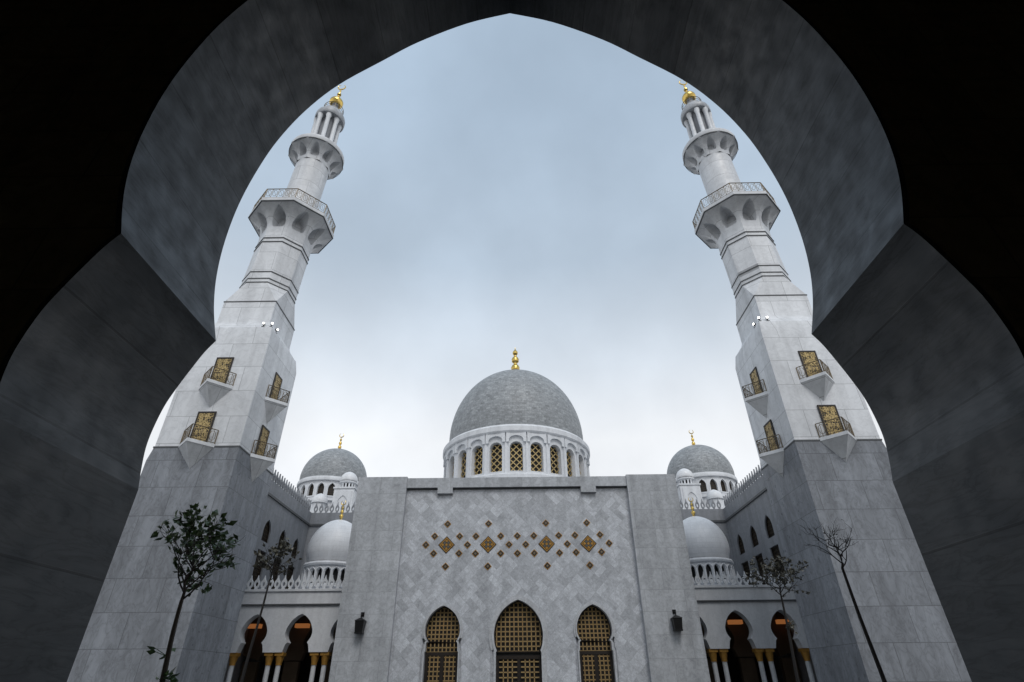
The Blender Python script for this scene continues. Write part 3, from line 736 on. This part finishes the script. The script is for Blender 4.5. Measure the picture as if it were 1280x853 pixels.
# the four little corner-shaped balconies with gold doors
def balcony_parts():
    """drawn facing -y on a wall at y = 0, slab underside at z = 0"""
    W, P = 1.08, 1.12; out = {}
    s = MB(); tri = [(-W, 0), (0, -P), (W, 0)]
    s.loft([[(x, y, 0) for x, y in tri], [(x, y, .2) for x, y in tri]]); out['slab'] = (s, 'whiteplain')
    k = MB(); k.add([(-W*.97, 0, 0), (0, -P*.97, 0), (W*.97, 0, 0), (0, .0, -1.28)], [(0, 1, 3), (1, 2, 3), (0, 2, 1)]); out['corbel'] = (k, 'white')
    d = MB(); d.box(-.5, .5, -.03, .02, .2, 2.28); out['door'] = (d, 'void')
    f = MB(); f.box(-.56, -.46, -.06, .0, .2, 2.33); f.box(.46, .56, -.06, .0, .2, 2.33); f.box(-.46, .46, -.06, .0, 2.22, 2.33); out['frame'] = (f, 'darkwood')
    rnd = random.Random(4); sc = MB()
    for _ in range(100):
        x, z, r = rnd.uniform(-.42, .42), rnd.uniform(.28, 2.18), rnd.uniform(.06, .15)
        a0 = rnd.uniform(0, 6); n_ = 7
        for q in range(n_):
            t0, t1 = a0 + q*.62, a0 + (q+1)*.62; r0, r1 = r*(1-.06*q), r*(1-.06*(q+1))
            u0, v0, u1, v1 = x+r0*math.cos(t0), z+r0*math.sin(t0), x+r1*math.cos(t1), z+r1*math.sin(t1)
            if max(abs(u0), abs(u1)) < .46 and .22 < min(v0, v1) and max(v0, v1) < 2.22: bar(sc, (u0, v0), (u1, v1), .038, -.055, -.03)
    lattice(sc, [(-.46, .21), (.46, .21), (.46, 2.23), (-.46, 2.23)], .15, .016, -.05, -.03, diag=False)
    out['screen'] = (sc, 'latticegold')
    rl = MB()
    for a, b_ in (((-W*.95, -.02), (0, -P*.93)), ((0, -P*.93), (W*.95, -.02))):
        a, b_ = Vector((*a, 0)), Vector((*b_, 0))
        for z, t in ((.28, .018), (1.08, .028)): rl.tube([a + Vector((0, 0, z)), b_ + Vector((0, 0, z))], t, 5)
        for i in range(8):
            p = a.lerp(b_, i/7); rl.tube([p + Vector((0, 0, .2)), p + Vector((0, 0, 1.08))], .014 if i % 7 else .03, 5)
        for i in range(3):
            p = a.lerp(b_, (i+.5)/3) + Vector((0, 0, .68)); dd = (b_-a).normalized()
            rl.tube([p + dd*.17*math.cos(t*PI/5) + Vector((0, 0, .3*math.sin(t*PI/5))) for t in range(11)], .016, 4)
    out['railing'] = (rl, 'railing')
    return out
bp = balcony_parts()
b0 = None
for (x, y, rz) in ((0, -A-.002, 0), (-A-.002, 0, -PI/2)):
    for z in (11.95, 15.85):
        if b0 is None:
            b0 = bp['slab'][0].build('balcony', bp['slab'][1], mn); kids = [bp[k][0].build(k, bp[k][1], b0) for k in bp if k != 'slab']; o = b0
        else:
            o = b0.copy(); col.objects.link(o)
            for k in kids: q = k.copy(); col.objects.link(q); q.parent = o
        xx, yy = x, y
        if z < 12: xx, yy = (x, y-.035) if rz == 0 else (x-.035, y)
        o.location = (xx, yy, z-G); o.rotation_euler = (0, 0, rz)
mirror_twin(mn, 'left white marble minaret with gold tip, behind the leafy green sapling')
# floodlights on the tower ledges
def flood(x, y, z, rz, label):
    f = thing('floodlight', (x, y, z), label, 'floodlight', 'lit floodlights on the minaret ledges', rz)
    b = MB(); b.box(-.08, .08, -.1, .06, .17, .31); b.build('housing', 'line', f)
    b = MB(); b.box(-.06, .06, -.108, -.1, .185, .295); b.build('lens', 'flood', f)
    b = MB(); b.tube([(0, 0, -.02), (0, 0, .17)], .03); b.box(-.1, .1, -.06, .06, -.03, 0); b.build('bracket', 'black', f)
for s, nm in ((1, 'right'), (-1, 'left')):
    for k, (dx, dy, rz) in enumerate(((-1.72, -2.3, -.25), (-2.26, -2.28, -.6), (-2.3, -1.55, -1.2))):
        flood(s*(TX+dx), TY+dy, 20.75, s*rz, 'lit floodlight on the %s minaret ledge, %s' % (nm, ('on the face towards the gate', 'at the corner', 'on the courtyard face')[k]))

# ------------------------------------------------------------------ saplings
def leaf(mb, p, d, L, rnd, m=0):
    d = d.normalized(); s_ = d.cross(Vector((rnd.uniform(-1, 1), rnd.uniform(-1, 1), rnd.uniform(.2, 1)))).normalized()
    n_ = d.cross(s_).normalized(); w_ = L*rnd.uniform(.26, .36)
    a, b_, c, e = p, p + d*L*.45 + s_*w_, p + d*L - n_*L*.15, p + d*L*.45 - s_*w_
    mid = p + d*L*.5 + n_*L*.08
    mb.add([a, b_, c, e, mid], [(0, 1, 4), (1, 2, 4), (2, 3, 4), (3, 0, 4)], m)
def sapling(base, top, r0, crown_h, crown_w, seed, label, bark, leafm, nleaf, L, twigs=6, sprouts=(), flat=1., nbr=9):
    rnd = random.Random(seed); base = Vector(base); top = Vector(top)
    root = thing('sapling', base, label, 'tree', 'saplings in the courtyard')
    tr = MB(); pts = []; rad = []
    for i in range(13):
        t = i/12; p = (top-base)*t; wob = .02*math.sin(t*7+seed)*t*(1-t)*4
        pts.append(p + Vector((wob, wob*.6, 0))); rad.append(r0*(1-.5*t))
    tr.tube(pts, rad, 10); 
    br = MB(); lv = MB(); tips = []
    def grow(p, d, ln_, r, dep):
        q = [p]; n_ = 5
        for i in range(n_):
            d = (d + Vector((rnd.gauss(0, .16), rnd.gauss(0, .16), rnd.gauss(.02, .12)))).normalized(); q.append(q[-1] + d*ln_/n_)
        br.tube(q, [r*(1-.6*i/n_) for i in range(n_+1)], 5)
        for i in range(1, n_+1): tips.append((q[i], d, dep))
        if dep < 3:
            for _ in range(rnd.choice((3, 4)) if dep < 2 else rnd.choice((2, 3))):
                i = rnd.randint(2, n_); a = Vector((rnd.gauss(0, 1), rnd.gauss(0, 1), rnd.gauss(.25, .6))).normalized()
                grow(q[i], (d*.75 + a*.75).normalized(), ln_*rnd.uniform(.45, .68), r*.55, dep+1)
    t0 = pts[-1]; up = (top-base).normalized()
    lead = [t0 + up*crown_h*.62*k/8 + Vector((rnd.gauss(0, .02), rnd.gauss(0, .02), 0))*k for k in range(9)]
    lead[0] = t0; br.tube(lead, [r0*.5*(1-.8*k/8) for k in range(9)], 6)
    for k in range(4, 9): tips.append((lead[k], up, 1))
    for i in range(nbr):
        f_ = (i+.3*rnd.random())/nbr; a = i*2.4 + rnd.uniform(-.4, .4); k = f_*7.5; p = lead[int(k)].lerp(lead[int(k)+1], k % 1)
        ln_ = crown_w*rnd.uniform(.42, .62)*(1.15 - .5*f_)
        grow(p, Vector((math.cos(a), math.sin(a), rnd.uniform(.7, 1.5)*flat)), ln_, r0*.3*(1-.5*f_), 1)
    tr.build('trunk', bark, root); br.build('branches', 'twig' if bark == 'bark' else 'barkdark', root)
    if nleaf:
        for _ in range(nleaf):
            p, d, dep = rnd.choice(tips)
            dd = (d*.5 + Vector((rnd.gauss(0, .7), rnd.gauss(0, .7), rnd.gauss(-.15, .5))))
            leaf(lv, p + Vector((rnd.gauss(0, .02), rnd.gauss(0, .02), rnd.gauss(0, .02))), dd, L*rnd.uniform(.6, 1.15), rnd)
        lv.build('leaves', leafm, root, fix=False)
    for (h, n_, sx) in sprouts:
        sp = MB(); p0 = (top-base)*h
        for _ in range(n_):
            d = Vector((sx + rnd.gauss(0, .5), rnd.gauss(0, .6), rnd.gauss(.35, .4)))
            q = p0 + d.normalized()*rnd.uniform(.05, .3); sp.tube([p0, q], .006, 4); leaf(sp, q, d + Vector((0, 0, -.4)), L*rnd.uniform(.8, 1.2), rnd)
        sp.build('sprout', leafm, root, fix=False)
    return root
sapling((-6.72, 12, G), (-6.86, 12, 1.5), .072, 1.95, 1.5, 17, 'leafy green sapling in front of the left minaret', 'bark', 'leaf', 430, .185, sprouts=((.55, 14, 1.), (.68, 5, -.6)), nbr=18)
sapling((6.93, 12, G), (6.74, 12, 2.0), .052, 1.0, .95, 5, 'tall bare sapling in front of the right minaret', 'barkdark', 'dryleaf', 22, .06, nbr=10)
sapling((-10.6, 24, G), (-10.3, 24, 3.7), .07, 1.6, 1.5, 8, 'thin sapling with dark drooping leaves in front of the left arcade', 'barkdark', 'dryleaf', 360, .2)
sapling((10.4, 24, G), (10.66, 24, 2.9), .075, 1.6, 1.8, 21, 'small spreading leafy sapling in front of the right arcade', 'barkdark', 'dryleaf', 620, .16, sprouts=((.76, 22, .7),), flat=.6, nbr=12)

# ------------------------------------------------------------------ sky, sun, camera
SUN_EL, SUN_AZ = R(52), R(14)     # light comes from high on the right, behind the gate
sdir = Vector((math.sin(SUN_AZ)*math.cos(SUN_EL), -math.cos(SUN_AZ)*math.cos(SUN_EL), math.sin(SUN_EL)))
wd = bpy.data.worlds.new('World'); scene.world = wd; wd.use_nodes = True
nt = wd.node_tree; nt.nodes.clear()
out = nt.nodes.new('ShaderNodeOutputWorld'); bg = nt.nodes.new('ShaderNodeBackground'); nt.links.new(bg.outputs[0], out.inputs[0])
bg.inputs[1].default_value = .1
sky = nd(nt, 'ShaderNodeTexSky', sky_type='NISHITA', sun_disc=False, sun_elevation=SUN_EL, sun_rotation=math.atan2(sdir.x, sdir.y), air_density=1.0, dust_density=2.0)
tc = nd(nt, 'ShaderNodeTexCoord'); sp = nd(nt, 'ShaderNodeSeparateXYZ'); nt.links.new(tc.outputs['Generated'], sp.inputs[0])
el = ramp(nt, sp.outputs[2], [(0.0, (10.4, 10.5, 10.6)), (.37, (10.2, 10.4, 10.6)), (.49, (7.9, 8.6, 9.35)), (.65, (5.45, 6.5, 7.65)), (.82, (4.7, 5.85, 7.15)), (.96, (4.5, 5.7, 7.05))])
mp = nd(nt, 'ShaderNodeMapping'); nt.links.new(tc.outputs['Generated'], mp.inputs[0]); mp.inputs['Scale'].default_value = (1, 1, 1)
n1 = nd(nt, 'ShaderNodeTexNoise'); nt.links.new(mp.outputs[0], n1.inputs[0]); n1.inputs['Scale'].default_value = 2.4; n1.inputs['Detail'].default_value = 7; n1.inputs['Roughness'].default_value = .48
cl_ = ramp(nt, n1.outputs[0], [(.3, .84), (.48, .97), (.66, 1.13)])
cloud = mixc(nt, 'MULTIPLY', 1.0, el, cl_)
nt.links.new(mixc(nt, 'MIX', .85, sky.outputs[0], cloud), bg.inputs[0])
sun = bpy.data.lights.new('sun', 'SUN'); sun.energy = 1.3; sun.angle = R(24); sun.color = (1, .97, .93)
so = bpy.data.objects.new('sun', sun); col.objects.link(so); so.rotation_euler = (-sdir).to_track_quat('-Z', 'Y').to_euler()

cam = bpy.data.cameras.new('camera'); co = bpy.data.objects.new('camera', cam); col.objects.link(co)
F, TH, ROLL = 671., R(32.65), R(.45)
cam.sensor_width = 36; cam.lens = 36*F/1280; cam.clip_start = .05; cam.clip_end = 2000
yaw = math.atan((640-643.8)/F / math.cos(TH))
rot = Matrix.Rotation(-yaw, 4, 'Z') @ Matrix.Rotation(PI/2 + TH, 4, 'X') @ Matrix.Rotation(-ROLL, 4, 'Z')
co.matrix_world = rot
scene.camera = co
scene.render.engine = 'CYCLES'
scene.cycles.use_denoising = True
scene.cycles.max_bounces = 8; scene.cycles.diffuse_bounces = 5
scene.render.resolution_x = 1024; scene.render.resolution_y = 682
vs = scene.view_settings; vs.view_transform = 'Standard'; vs.look = 'None'; vs.exposure = 0; vs.gamma = 1; vs.use_curve_mapping = False
